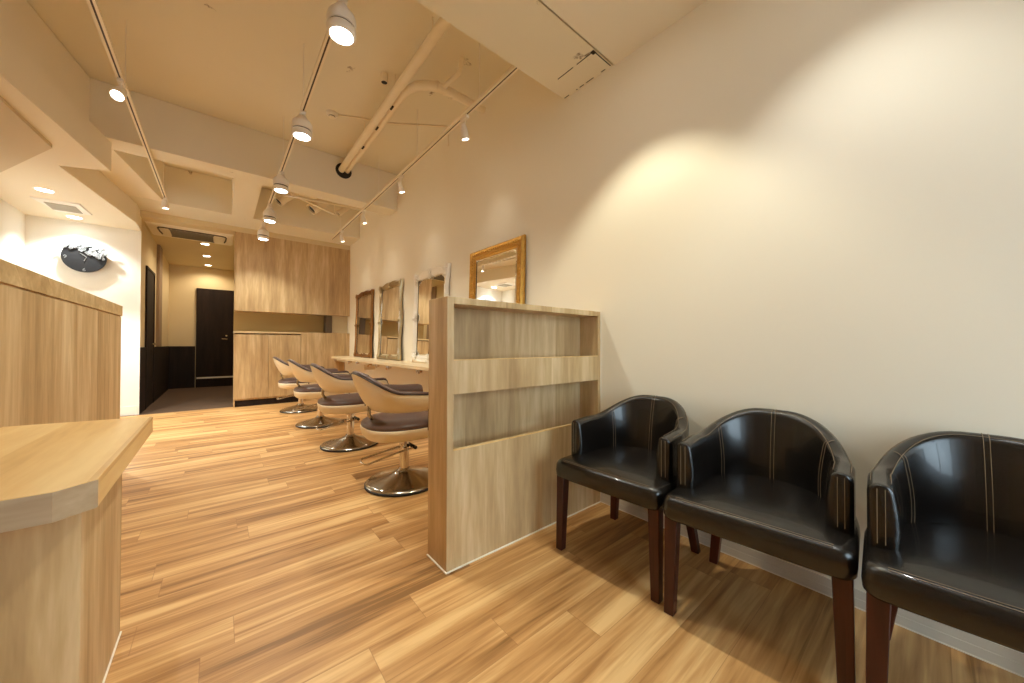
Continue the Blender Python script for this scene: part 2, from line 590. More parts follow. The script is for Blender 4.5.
# doors of the corridor
d1 = struct('door_1', MB().box(-0.425, 0.265, 10.84, 10.899, 0.0, 2.29), 'dark_wood')
MB().box(-0.41, 0.25, 10.825, 10.842, 0.20, 0.235).done('sill_strip', 'trim_white', d1)
MB().tube([(0.135, 10.84, 1.12), (0.135, 10.80, 1.12), (0.03, 10.80, 1.12)], 0.011).lathe([(0.02, 0), (0.02, 0.006)], (0.118, 10.84, 1.20), 12, (0, -1, 0)).done('door_handle', 'chrome', d1, smooth=True)
d2 = struct('door_2', MB().box(-0.884, -0.872, 7.74, 8.50, 0.0, 2.16), 'dark_wood')
MB().box(-0.884, -0.862, 7.70, 7.74, 0, 2.20).box(-0.884, -0.862, 8.50, 8.54, 0, 2.20).box(-0.884, -0.862, 7.74, 8.50, 2.16, 2.20).done('door_frame', 'dark_wood', d2)
MB().tube([(-0.872, 8.40, 1.0), (-0.835, 8.40, 1.0), (-0.835, 8.30, 1.0)], 0.010).done('door_handle', 'chrome', d2, smooth=True)

# shop front behind the camera
struct('wall_front', MB().box(XL, 0.35, YS - 0.1, YS, 0, 2.748).box(1.70, W, YS - 0.1, YS, 0, 2.748).box(0.35, 1.70, YS - 0.1, YS, 2.30, 2.748), 'paint')
w1 = struct('window_1', MB().box(0.35, 0.41, YS - 0.08, YS - 0.02, 0, 2.3).box(1.64, 1.70, YS - 0.08, YS - 0.02, 0, 2.3).box(1.00, 1.06, YS - 0.08, YS - 0.02, 0.06, 2.24)
            .box(0.41, 1.64, YS - 0.08, YS - 0.02, 2.24, 2.3).box(0.41, 1.64, YS - 0.08, YS - 0.02, 0, 0.06), 'frame_black')
MB().box(0.41, 1.00, YS - 0.055, YS - 0.045, 0.06, 2.24).done('window_pane', 'glass', w1)
MB().box(1.06, 1.64, YS - 0.055, YS - 0.045, 0.06, 2.24).done('window_pane', 'glass', w1)
struct('ground', MB().box(-6, 6, YS - 8, YS - 0.1, -0.15, -0.05), 'pavement')

# ================================================================== THE DIVIDER
PX0, PY0, PY1, PZ = 0.769, 1.371, 1.550, 1.214
dv = thing('low_divider', 'waist-high oak divider with two open recesses between the lounge chairs and the styling row', 'divider', (PX0, PY0, 0))
XR = W - 0.002
m = MB()
m.box(PX0, 0.802, PY0, PY1, 0.004, PZ)                       # end post
m.box(1.85, XR - 0.004, PY0, PY1, 0.004, PZ - 0.031)                     # wall post
m.box(0.802, XR - 0.004, PY0, PY1, PZ - 0.031, PZ)
m.done('frame', 'oak', dv, bevel=0.0015)
MB().box(0.802, 1.85, PY0 + 0.145, PY1, 0.20, PZ - 0.031).done('back_panel', 'oak', dv)
MB().box(0.802, 1.85, PY0 + 0.024, PY0 + 0.145, 0.780, 0.80).done('pocket_floor', 'oak_flat', dv)
MB().box(0.802, 1.85, PY0 + 0.024, PY0 + 0.145, 0.33, 0.35).done('pocket_floor', 'oak_flat', dv)
MB().box(0.802, 1.85, PY0 + 0.001, PY0 + 0.022, 0.778, 0.932).done('rail', 'oak', dv, bevel=0.001)
MB().box(0.802, 1.85, PY0 + 0.001, PY0 + 0.022, 0.004, 0.531).done('lower_panel', 'oak', dv, bevel=0.001)
MB().box(0.803, 1.849, PY0 + 0.0005, PY0 + 0.006, 0.526, 0.5325).box(0.803, 1.849, PY0 + 0.0005, PY0 + 0.004, 0.929, 0.9335).done('edge_strip', 'maple', dv)
MB().box(PX0 - 0.006, XR - 0.01, PY0 - 0.006, PY1, 0.0, 0.004).done('floor_strip', 'trim_white', dv)
MB().box(XR - 0.004, XR, PY0 - 0.002, PY1, 0.0, PZ).done('wall_strip', 'trim_white', dv)

# ================================================================== COUNTERS AT THE LEFT
rc = thing('reception_counter', 'tall oak reception counter panel with a thin cap along its top, left edge', 'counter', (-0.70, 2.2, 0))
MB().box(-0.80, -0.603, 2.09, 4.12, 0, 1.212).box(-0.80, -0.603, 0.2, 2.09, 0, 1.212).done('front_panel', 'oak', rc, bevel=0.001)
MB().box(-0.84, -0.598, 0.2, 4.13, 1.219, 1.30).done('cap', 'oak_flat', rc, bevel=0.002)
MB().box(-0.80, -0.608, 0.2, 4.115, 1.212, 1.219).done('shadow_groove', 'oak', rc)
lc = thing('low_counter', 'low counter with thick pale maple top and one cut-off corner, nearest at left', 'counter', (-0.40, 1.6, 0))
poly = [(-0.206, 1.19), (-0.211, 2.071), (-0.601, 2.15), (-0.601, 1.147), (-0.258, 1.144)]
MB().prism(poly, 0.637, 0.70).done('counter_top', 'maple', lc, bevel=0.0015)
MB().prism([(-0.601, 1.1455), (-0.2585, 1.1425), (-0.2585, 1.1445), (-0.601, 1.1475)], 0.638, 0.6985).prism([(-0.2585, 1.1425), (-0.2052, 1.1885), (-0.2065, 1.1905), (-0.2585, 1.1445)], 0.638, 0.6985).done('edge_band', 'oak_grey', lc)
MB().prism([(-0.258, 1.807), (-0.601, 1.807), (-0.601, 1.19), (-0.40, 1.19), (-0.258, 1.34)], 0.003, 0.637).done('base', 'oak', lc, bevel=0.001)
MB().prism([(-0.254, 1.811), (-0.601, 1.811), (-0.601, 1.186), (-0.399, 1.186), (-0.254, 1.338)], 0.0, 0.003).done('floor_strip', 'trim_white', lc)

# ================================================================== STYLING SHELF AND CABINET
sh = thing('styling_shelf', 'long pale wooden styling shelf running along the right wall under the mirrors', 'shelf', (1.68, 4.2, 0.77))
MB().prism([(1.50, 1.552), (W - 0.001, 1.552), (W - 0.001, YB - 0.002), (1.62, YB - 0.002), (1.50, 6.78)], 0.752, 0.785).done('shelf_board', 'shelf', sh, bevel=0.002)
MB().box(1.62, 1.64, 1.553, YB - 0.004, 0.70, 0.752).box(1.64, 1.80, 3.0, 3.03, 0.62, 0.752).box(1.64, 1.80, 5.4, 5.43, 0.62, 0.752).done('bracket_rail', 'paint', sh)
hooks = [6.54, 5.69, 5.29, 4.47, 4.07, 3.26]
hook_lab = ['farthest of the six chrome dryer holders under the shelf, by the wooden back wall', 'second farthest chrome dryer holder under the shelf edge',
            'third farthest chrome dryer holder, below the dark gold mirror', 'chrome dryer holder below the champagne mirror, left of its pair',
            'chrome dryer holder below the champagne mirror, right of its pair', 'nearest chrome dryer holder under the shelf, just behind the divider']
proto = None
for y, lb in zip(hooks, hook_lab):
    if proto is None:
        proto = thing('dryer_holder', lb, 'holder', (1.515, y, 0.752), 'dryer holders under the styling shelf')
        MB().box(1.50, 1.535, y - 0.035, y - 0.012, 0.722, 0.752).done('clip', 'chrome', proto, bevel=0.003)
        MB().box(1.50, 1.535, y + 0.012, y + 0.035, 0.722, 0.752).done('clip', 'chrome', proto, bevel=0.003)
        MB().lathe([(0.010, -0.04), (0.014, -0.03), (0.014, 0.0)], (1.512, y, 0.752), 12).done('holder_pin', 'chrome', proto, smooth=True)
    else:
        copy_thing(proto, (1.515, y, 0.752), lb)
pegs = [5.95, 5.0, 4.3, 3.05]
pl = ['small brass peg under the shelf nearest the back wall', 'small brass peg under the shelf between the two far holder pairs',
      'small brass peg under the shelf beside the champagne mirror holder', 'small brass peg under the shelf nearest the divider']
proto = None
for y, lb in zip(pegs, pl):
    if proto is None:
        proto = thing('bag_peg', lb, 'hook', (1.63, y, 0.72), 'bag pegs under the styling shelf')
        MB().tube([(1.62, y, 0.725), (1.585, y, 0.72), (1.57, y, 0.705), (1.575, y, 0.69)], 0.006).done('hook_arm', 'gold', proto, smooth=True)
        MB().lathe([(0.014, 0), (0.014, 0.005)], (1.62, y, 0.725), 12, (-1, 0, 0)).done('hook_plate', 'gold', proto, smooth=True)
    else:
        copy_thing(proto, (1.63, y, 0.72), lb)

cb = thing('base_cabinet', 'oak base cabinet with two plain doors and dark plinth, at the far end', 'cabinet', (0.63, YB + 0.15, 0))
MB().box(0.17, 0.186, YB, YB + 0.298, 0, 1.168).box(0.186, 1.085, YB + 0.022, YB + 0.298, 0.10, 1.168).done('body', 'oak', cb)
MB().box(0.188, 0.6155, YB, YB + 0.02, 0.125, 1.155).done('door', 'oak', cb, bevel=0.001)
MB().box(0.6225, 1.081, YB, YB + 0.02, 0.125, 1.155).done('door', 'oak', cb, bevel=0.001)
MB().box(0.165, 1.086, YB - 0.012, YB + 0.298, 1.178, 1.208).done('counter_top', 'oak_flat', cb, bevel=0.002)
MB().box(0.187, 1.085, YB + 0.03, YB + 0.04, 0.0, 0.10).done('plinth', 'dark_wood', cb)
MB().box(0.187, 1.085, YB + 0.006, YB + 0.298, 1.168, 1.178).done('finger_groove', 'dark_wood', cb)

# ================================================================== MIRRORS
def rect_ring(y0, y1, z0, z1, wv):
    return [(y0 - wv, z0 - wv), (y1 + wv, z0 - wv), (y1 + wv, z1 + wv), (y0 - wv, z1 + wv)]


def mirror_frame(name, label, y0, y1, z0, z1, fw, mat, style, lean=0.03):
    """y0..y1, z0..z1 outer size; stands on the shelf and leans on the wall"""
    xw = W - 0.004
    t = thing(name, label, 'mirror', (xw, (y0 + y1) / 2, z0), 'mirrors along the right wall')

    def P(y, z, d):      # d = how far off the mirror back, towards the room
        k = (z1 - z) / (z1 - z0)
        return (xw - d - lean * k, y, z)
    # outline with gentle waves for the ornate ones
    n = 26
    def outline(inset, wave):
        pts = []
        a0, a1, b0, b1 = y0 + inset, y1 - inset, z0 + inset, z1 - inset
        for k in range(n):
            s = k / n
            pts.append((a0 + (a1 - a0) * s, b0 - (0 if wave == 0 else 0)))
        for k in range(n):
            s = k / n
            pts.append((a1 + wave * (math.cos(4 * PI * s) - 1) * 0.5, b0 + (b1 - b0) * s))
        for k in range(n):
            s = k / n
            pts.append((a1 - (a1 - a0) * s, b1 - wave * (1 - math.cos(2 * PI * s)) * -0.5 - (wave * 0.6 * (1 - math.cos(6 * PI * s)) * 0.5)))
        for k in range(n):
            s = k / n
            pts.append((a0 - wave * (math.cos(4 * PI * s) - 1) * 0.5, b1 - (b1 - b0) * s))
        return pts
    wv = 0.030 if style == 'ornate' else 0.0
    prof = [(0.0, 0.0), (0.0, 0.022), (fw * 0.15, 0.040), (fw * 0.35, 0.034), (fw * 0.55, 0.028), (fw * 0.70, 0.030), (fw * 0.84, 0.024), (fw, 0.018), (fw, 0.0)]
    rings = []
    for ins, d in prof:
        o_ = outline(ins, wv * max(0, 1 - ins / fw))
        rings.append([P(y, z, d) for y, z in o_])
    MB().loft(rings, True, False).done('frame', mat, t, smooth=True, angle=35)
    gi = fw * 0.95
    g = MB()
    g.quad(P(y0 + gi, z0 + gi, 0.016), P(y1 - gi, z0 + gi, 0.016), P(y1 - gi, z1 - gi, 0.016), P(y0 + gi, z1 - gi, 0.016))
    g.quad(P(y0 + gi, z0 + gi, 0.012), P(y1 - gi, z0 + gi, 0.012), P(y1 - gi, z1 - gi, 0.012), P(y0 + gi, z1 - gi, 0.012))
    g.done('mirror_glass', 'mirror', t)
    # bevelled border of the pane
    bv = MB()
    bw = 0.018
    A = [P(y, z, 0.0165) for y, z in rect_ring(y0 + gi, y1 - gi, z0 + gi, z1 - gi, 0)]
    B = [P(y, z, 0.0215) for y, z in rect_ring(y0 + gi, y1 - gi, z0 + gi, z1 - gi, -bw)]
    C_ = [P(y, z, 0.0205) for y, z in rect_ring(y0 + gi, y1 - gi, z0 + gi, z1 - gi, -bw * 1.1)]
    bv.loft([A, B, C_], True, False).done('pane_bevel', 'mirror', t)
    # ornaments: corners, sides, crest
    if style == 'ornate':
        def leaf(mb, y, z, s, ang, k=5):
            for i in range(k):
                a = ang + (i - (k - 1) / 2) * 0.5
                for j in range(3):
                    rr = s * (0.25 + 0.28 * j)
                    p = P(y + math.cos(a) * rr, z + math.sin(a) * rr, 0.046 - 0.006 * j)
                    mb.ball(p, s * (0.21 - 0.035 * j), 0.7, 1, 1, 8)
        c = fw * 0.55
        for (yy, zz, ang) in ((y0 + c, z0 + c, PI * 0.25), (y1 - c, z0 + c, PI * 0.75), (y1 - c, z1 - c, PI * 1.25), (y0 + c, z1 - c, PI * 1.75)):
            orn = MB()
            leaf(orn, yy, zz, fw * 1.2, ang)
            leaf(orn, yy, zz, fw * 0.8, ang + PI, 3)
            orn.done('carved_ornament', mat, t, smooth=True)
        for (yy, zz, ang) in (((y0 + y1) / 2, z1 - c, PI * 1.5), ((y0 + y1) / 2, z0 + c, PI * 0.5), (y0 + c, (z0 + z1) / 2, 0), (y1 - c, (z0 + z1) / 2, PI)):
            orn = MB()
            leaf(orn, yy, zz, fw * 0.8, ang, 5)
            leaf(orn, yy, zz, fw * 0.8, ang + PI, 3)
            orn.done('carved_ornament', mat, t, smooth=True)
    else:
        bd = MB()
        st = 0.016
        for z in [z0 + fw * 0.8, z1 - fw * 0.8]:
            y = y0 + fw * 0.8
            while y < y1 - fw * 0.8:
                bd.ball(P(y, z, 0.028), 0.007, 1, 1, 1, 6); y += st
        for y in [y0 + fw * 0.8, y1 - fw * 0.8]:
            z = z0 + fw * 0.8
            while z < z1 - fw * 0.8:
                bd.ball(P(y, z, 0.028), 0.007, 1, 1, 1, 6); z += st
        for z in [z0 + fw * 0.45, z1 - fw * 0.45]:
            y = y0 + fw * 0.45
            while y < y1 - fw * 0.45:
                bd.ball(P(y, z, 0.031), 0.011, 0.8, 1, 0.9, 8); y += 0.030
        for y in [y0 + fw * 0.45, y1 - fw * 0.45]:
            z = z0 + fw * 0.45
            while z < z1 - fw * 0.45:
                bd.ball(P(y, z, 0.031), 0.011, 0.8, 0.9, 1, 8); z += 0.030
        bd.done('beaded_moulding', mat, t, smooth=True)
    return t


mirror_frame('wall_mirror', 'dark antique gold mirror with wavy carved frame, farthest along the shelf', 5.68, 6.53, 0.787, 1.875, 0.055, 'old_gold', 'ornate')
mirror_frame('wall_mirror', 'champagne silver mirror with carved corners, between the dark gold and the white one', 4.52, 5.35, 0.787, 1.872, 0.060, 'champagne', 'ornate')
mirror_frame('wall_mirror', 'white lacquered mirror with carved frame, half hidden behind the divider', 3.28, 4.12, 0.787, 1.862, 0.085, 'white_frame', 'ornate')
mirror_frame('wall_mirror', 'bright gold rectangular mirror with beaded frame above the divider', 2.085, 2.86, 0.787, 1.882, 0.085, 'gold', 'plain')

# ================================================================== BLACK TUB CHAIRS
def smooth_step(t):
    t = max(0, min(1, t))
    return t * t * (3 - 2 * t)


def make_tub_chair(label):
    t = thing('tub_chair', label, 'chair', (0, 0, 0), 'black tub chairs along the right wall')
    # seat: D-shaped padded block
    def plan(ins):
        pts = []
        xf = -0.275 + ins
        hw = 0.262 - ins
        r = 0.035
        for a in range(5):
            th = PI + (PI / 2) * a / 4
            pts.append((xf + r + r * math.cos(th), -hw + r + r * math.sin(th)))
        R = 0.262 - ins
        for a in range(17):
            th = -PI / 2 + PI * a / 16
            pts.append((0.005 + R * math.cos(th), R * math.sin(th)))
        for a in range(5):
            th = PI / 2 + (PI / 2) * a / 4
            pts.append((xf + r + r * math.cos(th), hw - r + r * math.sin(th)))
        return pts
    rings = []
    for ins, z in ((0.02, 0.352), (0.006, 0.356), (0.0, 0.366), (-0.002, 0.39), (0.0, 0.416), (0.004, 0.428), (0.011, 0.436), (0.022, 0.441), (0.06, 0.447), (0.12, 0.452), (0.18, 0.454)):
        rings.append([(x, y, z) for x, y in plan(ins)])
    MB().loft(rings).done('seat', 'leather', t, smooth=True, shift=False, angle=80)
    # shell
    path = []          # (x, y, nx, ny, u) u = 0 front of arm .. 1 back centre
    Rr = 0.222
    xs = -0.140
    n1, n2 = 8, 18
    for i in range(n1):
        x = xs + (0.0 - xs) * i / n1
        path.append((x, -Rr - 0.004, 0, -1, 0.30 * i / n1))
    for i in range(2 * n2 + 1):
        th = -PI / 2 + PI * i / (2 * n2)
        u = 0.30 + 0.70 * (1 - abs(th) / (PI / 2))
        path.append((0.0 + Rr * math.cos(th), Rr * math.sin(th), math.cos(th), math.sin(th), u))
    for i in range(n1 - 1, -1, -1):
        x = xs + (0.0 - xs) * i / n1
        path.append((x, Rr + 0.004, 0, 1, 0.30 * i / n1))

    def ztop(u):
        return 0.618 + 0.006 * smooth_step(u / 0.3) + 0.102 * smooth_step((u - 0.36) / 0.56)

    def half(u):
        return 0.028 - 0.002 * smooth_step((u - 0.2) / 0.5)

    def lean(u):
        return 0.045 * smooth_step((u - 0.35) / 0.6)

    def section(x, y, nx, ny, u, grow=0.0):
        zt, h, ln = ztop(u) + grow, half(u) + grow, lean(u)
        zb = 0.395
        out = []
        def pt(o, z):
            k = (z - zb) / (zt - zb)
            o2 = o + ln * k
            return (x + nx * o2, y + ny * o2, z)
        bulge = 0.010
        for k in range(7):          # inner face, bottom to top, padded
            s = k / 6
            z = zb + (zt - 0.026 - zb) * s
            out.append(pt(-h - bulge * math.sin(PI * s), z))
        for k in range(1, 8):       # rounded rim
            a = PI - PI * k / 8
            out.append(pt(h * math.cos(a), zt - 0.026 + 0.026 * math.sin(a)))
        for k in range(7):
            s = 1 - k / 6
            z = zb + (zt - 0.026 - zb) * s
            out.append(pt(h, z))
        return out
    rings = []
    # rounded arm front
    x0, y0_, nx0, ny0, u0 = path[0]
    def squash(sec, ycen, f, dx):
        return [(p[0] + dx, ycen + (p[1] - ycen) * f, p[2] if f > 0.99 else min(p[2], 0.618 - 0.004 * (1 - f) * 3)) for p in sec]
    s0 = section(*path[0])
    rings.append(squash(s0, y0_, 0.55, -0.013))
    rings.append(squash(s0, y0_, 0.85, -0.009))
    for p in path:
        rings.append(section(*p))
    s1 = section(*path[-1])
    yc1 = path[-1][1]
    rings.append(squash(s1, yc1, 0.85, -0.009))
    rings.append(squash(s1, yc1, 0.55, -0.013))
    MB().loft(rings).done('backrest', 'leather', t, smooth=True, shift=False, angle=75)
    # stitching: double rows
    st = MB()
    def sec_line(i, side, off):
        x, y, nx, ny, u = path[i]
        tx, ty = -ny, nx
        s = section(x + tx * off, y + ty * off, nx, ny, u, 0.0012)
        return s[:11] if side == 'in' else s
    mid = len(path) // 2
    a_l, a_r = n1 + 7, len(path) - 1 - (n1 + 7)
    for i in (mid, a_l, a_r):
        for off in (-0.006, 0.006):
            st.tube(sec_line(i, 'in', off), 0.0009, 5)
    for i in (1, len(path) - 2):
        for off in (-0.008, 0.008):
            sgn = 1 if i == 1 else -1
            x, y, nx, ny, u = path[i]
            # on the front face of the arm
            st.tube([(xs - 0.0135, y + off, z) for z in (0.455, 0.50, 0.55, 0.605)], 0.0009, 5)
    for k in (8, 12):               # two lines along the rim
        st.tube([section(*p, 0.0012)[k] for p in path[2:-2]], 0.0009, 5)
    # line along the seat front edge
    for ins, z in ((0.012, 0.4375), (0.019, 0.4405)):
        pts = plan(ins)
        st.tube([(pts[4][0], pts[4][1] + 0.02, z + 0.001), (pts[4][0] - 0.035, 0, z + 0.001), (pts[-5][0], pts[-5][1] - 0.02, z + 0.001)] if False else [(-0.275 + ins, y, z + 0.001) for y in (-0.215, -0.1, 0, 0.1, 0.215)], 0.0009, 5)
    st.done('stitching', 'stitch', t, shift=False)
    # legs
    def leg(xt, yt, xb, yb, st_, sb):
        mb = MB()
        mb.prism([(xb - sb, yb - sb), (xb + sb, yb - sb), (xb + sb, yb + sb), (xb - sb, yb + sb)], 0.0, 0.362,
                 [(xt - st_, yt - st_), (xt + st_, yt - st_), (xt + st_, yt + st_), (xt - st_, yt + st_)])
        mb.done('leg', 'mahogany', t, bevel=0.003, shift=False)
    for s in (-1, 1):
        leg(-0.238, s * 0.232, -0.245, s * 0.240, 0.0225, 0.0175)
        leg(0.165, s * 0.178, 0.215, s * 0.222, 0.022, 0.017)
    return t


c0 = make_tub_chair('black leather tub chair beside the oak divider, farthest of the three')
c0.location = (1.556, 0.956, 0)
c0.rotation_euler = (0, 0, math.radians(3.2))
copy_thing(c0, (1.568, 0.420, 0), 'black leather tub chair in the middle of the row of three', rz=4.6)
copy_thing(c0, (1.572, -0.117, 0), 'black leather tub chair at the right edge, nearest of the three', rz=4.2)

# ================================================================== SALON CHAIRS
def make_salon_chair(label):
    t = thing('styling_chair', label, 'chair', (0, 0, 0), 'hydraulic styling chairs in a row')
    MB().lathe([(0.262, 0.0), (0.268, 0.004), (0.268, 0.014), (0.262, 0.018)], seg=48).done('base_ring', 'rubber', t, smooth=True, shift=False)
    MB().lathe([(0.262, 0.017), (0.258, 0.024), (0.235, 0.031), (0.18, 0.045), (0.12, 0.062), (0.075, 0.078), (0.05, 0.09), (0.044, 0.098), (0.044, 0.104)], seg=48).done('base_disc', 'steel', t, smooth=True, shift=False)
    MB().lathe([(0.033, 0.10), (0.033, 0.30), (0.046, 0.305), (0.046, 0.32), (0.12, 0.328), (0.12, 0.345)], seg=28).done('column', 'chrome', t, smooth=True, shift=False)
    # pump lever: a long chrome loop pointing backwards
    lv = MB()
    lv.tube([(0.055, -0.055, 0.255), (-0.02, -0.062, 0.248), (-0.20, -0.075, 0.222), (-0.285, -0.080, 0.206), (-0.30, -0.060, 0.205), (-0.305, -0.02, 0.207),
             (-0.30, 0.02, 0.21), (-0.285, 0.042, 0.213), (-0.20, 0.045, 0.225), (-0.02, 0.045, 0.25), (0.055, 0.045, 0.257)], 0.0065, 8)
    lv.done('pump_lever', 'chrome', t, smooth=True, shift=False)
    MB().lathe([(0.013, -0.075), (0.013, 0.065)], (0.055, 0, 0.256), 12, (0, 1, 0)).done('lever_hub', 'rubber', t, smooth=True, shift=False)

    def oval(rx, ry, cx, z, n=40, p=2.5):
        out = []
        for i in range(n):
            a = 2 * PI * i / n
            ca, sa = math.cos(a), math.sin(a)
            out.append((cx + rx * math.copysign(abs(ca) ** (2 / p), ca), ry * math.copysign(abs(sa) ** (2 / p), sa), z))
        return out
    rings = [oval(0.22, 0.19, 0.0, 0.345), oval(0.262, 0.236, 0.0, 0.354), oval(0.278, 0.254, 0.0, 0.37), oval(0.287, 0.264, 0.0, 0.41), oval(0.29, 0.268, 0.0, 0.430), oval(0.286, 0.264, 0, 0.434)]
    MB().loft(rings).done('seat_shell', 'cream_vinyl', t, smooth=True, shift=False, angle=80)
    rings = [oval(0.284, 0.262, 0.0, 0.434), oval(0.287, 0.265, 0.0, 0.448), oval(0.278, 0.256, 0.0, 0.464), oval(0.25, 0.23, 0.0, 0.480), oval(0.18, 0.165, 0, 0.490), oval(0.09, 0.08, 0, 0.493)]
    MB().loft(rings).done('seat_cushion', 'brown_vinyl', t, smooth=True, shift=False, angle=80)
    # back shell and its upholstery
    path = []
    Rx, Ry = 0.262, 0.285
    xe = 0.285
    n1, n2 = 10, 22
    for i in range(n1):
        s = i / n1
        path.append((xe + (0.0 - xe) * s, -Ry + 0.012 * (1 - s) ** 2, 0, -1, 0.40 * s))
    for i in range(2 * n2 + 1):
        th = -PI / 2 - PI * i / (2 * n2)
        ca, sa = math.cos(th), math.sin(th)
        p = 2.2
        x = Rx * math.copysign(abs(ca) ** (2 / p), ca)
        y = Ry * math.copysign(abs(sa) ** (2 / p), sa)
        u = 0.40 + 0.60 * (1 - abs(abs(th + PI) / (PI / 2)))
        nx = math.copysign(abs(ca) ** (2 - 2 / p), ca) / Rx
        ny = math.copysign(abs(sa) ** (2 - 2 / p), sa) / Ry
        l = math.hypot(nx, ny) or 1
        path.append((x, y, nx / l, ny / l, u))
    for i in range(n1 - 1, -1, -1):
        s = i / n1
        path.append((xe + (0.0 - xe) * s, Ry - 0.012 * (1 - s) ** 2, 0, 1, 0.40 * s))

    def ztop(u):
        z = 0.655 + 0.020 * (smooth_step((u - 0.2) / 0.4)) + 0.128 * smooth_step((u - 0.56) / 0.42)
        if u < 0.08:
            z -= 0.085 * (1 - math.sqrt(max(0, 1 - (1 - u / 0.08) ** 2)))
        return z

    def zbot(u):
        z = 0.548
        if u < 0.06:
            z += 0.02 * (1 - math.sqrt(max(0, 1 - (1 - u / 0.06) ** 2)))
        return z

    def lean(u, z):
        k = (z - 0.548) / 0.25
        return 0.020 * k + 0.062 * k * smooth_step((u - 0.4) / 0.55)

    def sec(p, prof):
        x, y, nx, ny, u = p
        zt, zb = ztop(u), zbot(u)
        out = []
        for o, s, dz in prof:
            z = zb + (zt - zb) * s + dz
            oo = o + lean(u, z)
            # tuck the bottom edge inwards
            oo -= 0.03 * (1 - s) ** 3 * (1 if o > -0.03 else 0.6)
            out.append((x + nx * oo, y + ny * oo, z))
        return out
    shell = [(0.0, 0.0, 0.0), (0.006, 0.06, 0.0), (0.010, 0.25, 0), (0.012, 0.5, 0), (0.012, 0.75, 0), (0.010, 0.97, 0), (0.006, 1.0, 0), (-0.006, 1.0, 0), (-0.010, 0.9, 0), (-0.010, 0.5, 0), (-0.008, 0.1, 0)]
    MB().loft([sec(p, shell) for p in path]).done('back_shell', 'cream_vinyl', t, smooth=True, shift=False, angle=70)
    pad = [(-0.010, 0.02, 0), (-0.010, 0.5, 0), (-0.008, 0.96, 0.0), (0.002, 1.0, 0.004), (-0.002, 1.0, 0.014), (-0.014, 1.0, 0.020), (-0.030, 1.0, 0.016), (-0.042, 1.0, 0.002), (-0.048, 0.82, 0), (-0.052, 0.55, 0), (-0.050, 0.3, 0), (-0.036, 0.06, 0)]
    MB().loft([sec(p, pad) for p in path[1:-1]]).done('back_cushion', 'brown_vinyl', t, smooth=True, shift=False, angle=70)
    MB().tube([sec(p, [(0.009, 1.0, 0.003)])[0] for p in path], 0.0045, 8).done('piping', 'piping', t, smooth=True, shift=False)
    for q in (-1, 1):
        MB().tube([(0.06, q * 0.20, 0.38), (0.06, q * 0.262, 0.42), (0.06, q * 0.274, 0.48), (0.06, q * 0.268, 0.57)], 0.006, 8).done('arm_bracket', 'piping', t, smooth=True, shift=False)
    MB().tube([(-0.12, 0, 0.40), (-0.22, 0, 0.47), (-0.252, 0, 0.52), (-0.25, 0, 0.58)], 0.013, 8).done('back_bracket', 'steel', t, smooth=True, shift=False)
    return t


s0 = make_salon_chair('cream and brown styling chair nearest the divider, partly hidden by its post')
s0.location = (1.04, 2.48, 0)
copy_thing(s0, (1.01, 3.74, 0), 'cream and brown styling chair second from the divider')
copy_thing(s0, (0.98, 4.95, 0), 'cream and brown styling chair third from the divider')
copy_thing(s0, (0.95, 6.16, 0), 'cream and brown styling chair farthest from the divider, before the oak cabinet')

# ================================================================== CLOCK
ck = thing('wall_clock', 'round black wall clock with silver flower relief across its upper rim in the bright niche', 'clock', (-1.38, YN, 2.13))
CY = YN - 0.06
CX, CZ, CR = -1.38, 2.135, 0.196
MB().lathe([(CR, 0.0), (CR, 0.010)], (CX, CY, CZ), 48, (0, -1, 0)).done('clock_face', 'clock_black', ck, smooth=True)
MB().lathe([(0.035, 0.0), (0.035, 0.062)], (CX, YN - 0.0005, CZ), 16, (0, -1, 0)).done('mount', 'clock_black', ck, smooth=True)
fl = MB()
random.seed(11)
nf = 0
while nf < 58:
    dx, dz = random.uniform(-0.21, 0.205), random.uniform(-0.06, 0.215)
    if dx * dx + dz * dz > (CR * 1.10) ** 2 and dx < 0.17:
        continue
    lo = 0.105 - 0.36 * (dx + 0.15)
    if dz < lo or dz > lo + 0.17:
        continue
    nf += 1
    bx, bz = CX + dx, CZ + dz
    rr = random.uniform(0.010, 0.020)
    yo = random.uniform(-0.012, 0.010)
    for q in range(5):
        a = 2 * PI * q / 5 + nf
        fl.ball((bx + rr * math.cos(a), CY - 0.022 + yo - 0.004 * (q % 2), bz + rr * math.sin(a)), rr * 0.62, 1, 0.4, 1, 8)
    fl.ball((bx, CY - 0.028 + yo, bz), rr * 0.35, 1, 0.5, 1, 6)
fl.done('flower_relief', 'silver', ck, smooth=True)
MB().tube([(CX - 0.035, CY - 0.016, CZ + 0.05), (CX + 0.02, CY - 0.016, CZ + 0.005), (CX, CY - 0.016, CZ - 0.05)], 0.0045, 6).done('hands', 'silver', ck, smooth=True)


def text_mesh(s, size, name, mat, parent, loc, rot):
    cu = bpy.data.curves.new(name, 'FONT')
    cu.body = s
    cu.size = size
    cu.extrude = 0.002
    cu.align_x = 'CENTER'
    cu.align_y = 'CENTER'
    o = bpy.data.objects.new(name, cu)
    COL.objects.link(o)
    dg = bpy.context.evaluated_depsgraph_get()
    me = bpy.data.meshes.new_from_object(o.evaluated_get(dg))
    bpy.data.objects.remove(o)
    ob = bpy.data.objects.new(name, me)
    COL.objects.link(ob)
    me.materials.clear()
    me.materials.append(M[mat])
    ob.parent = parent
    ob.location = Vector(loc) - Vector(parent['_w'])
    ob.rotation_euler = rot
    return ob


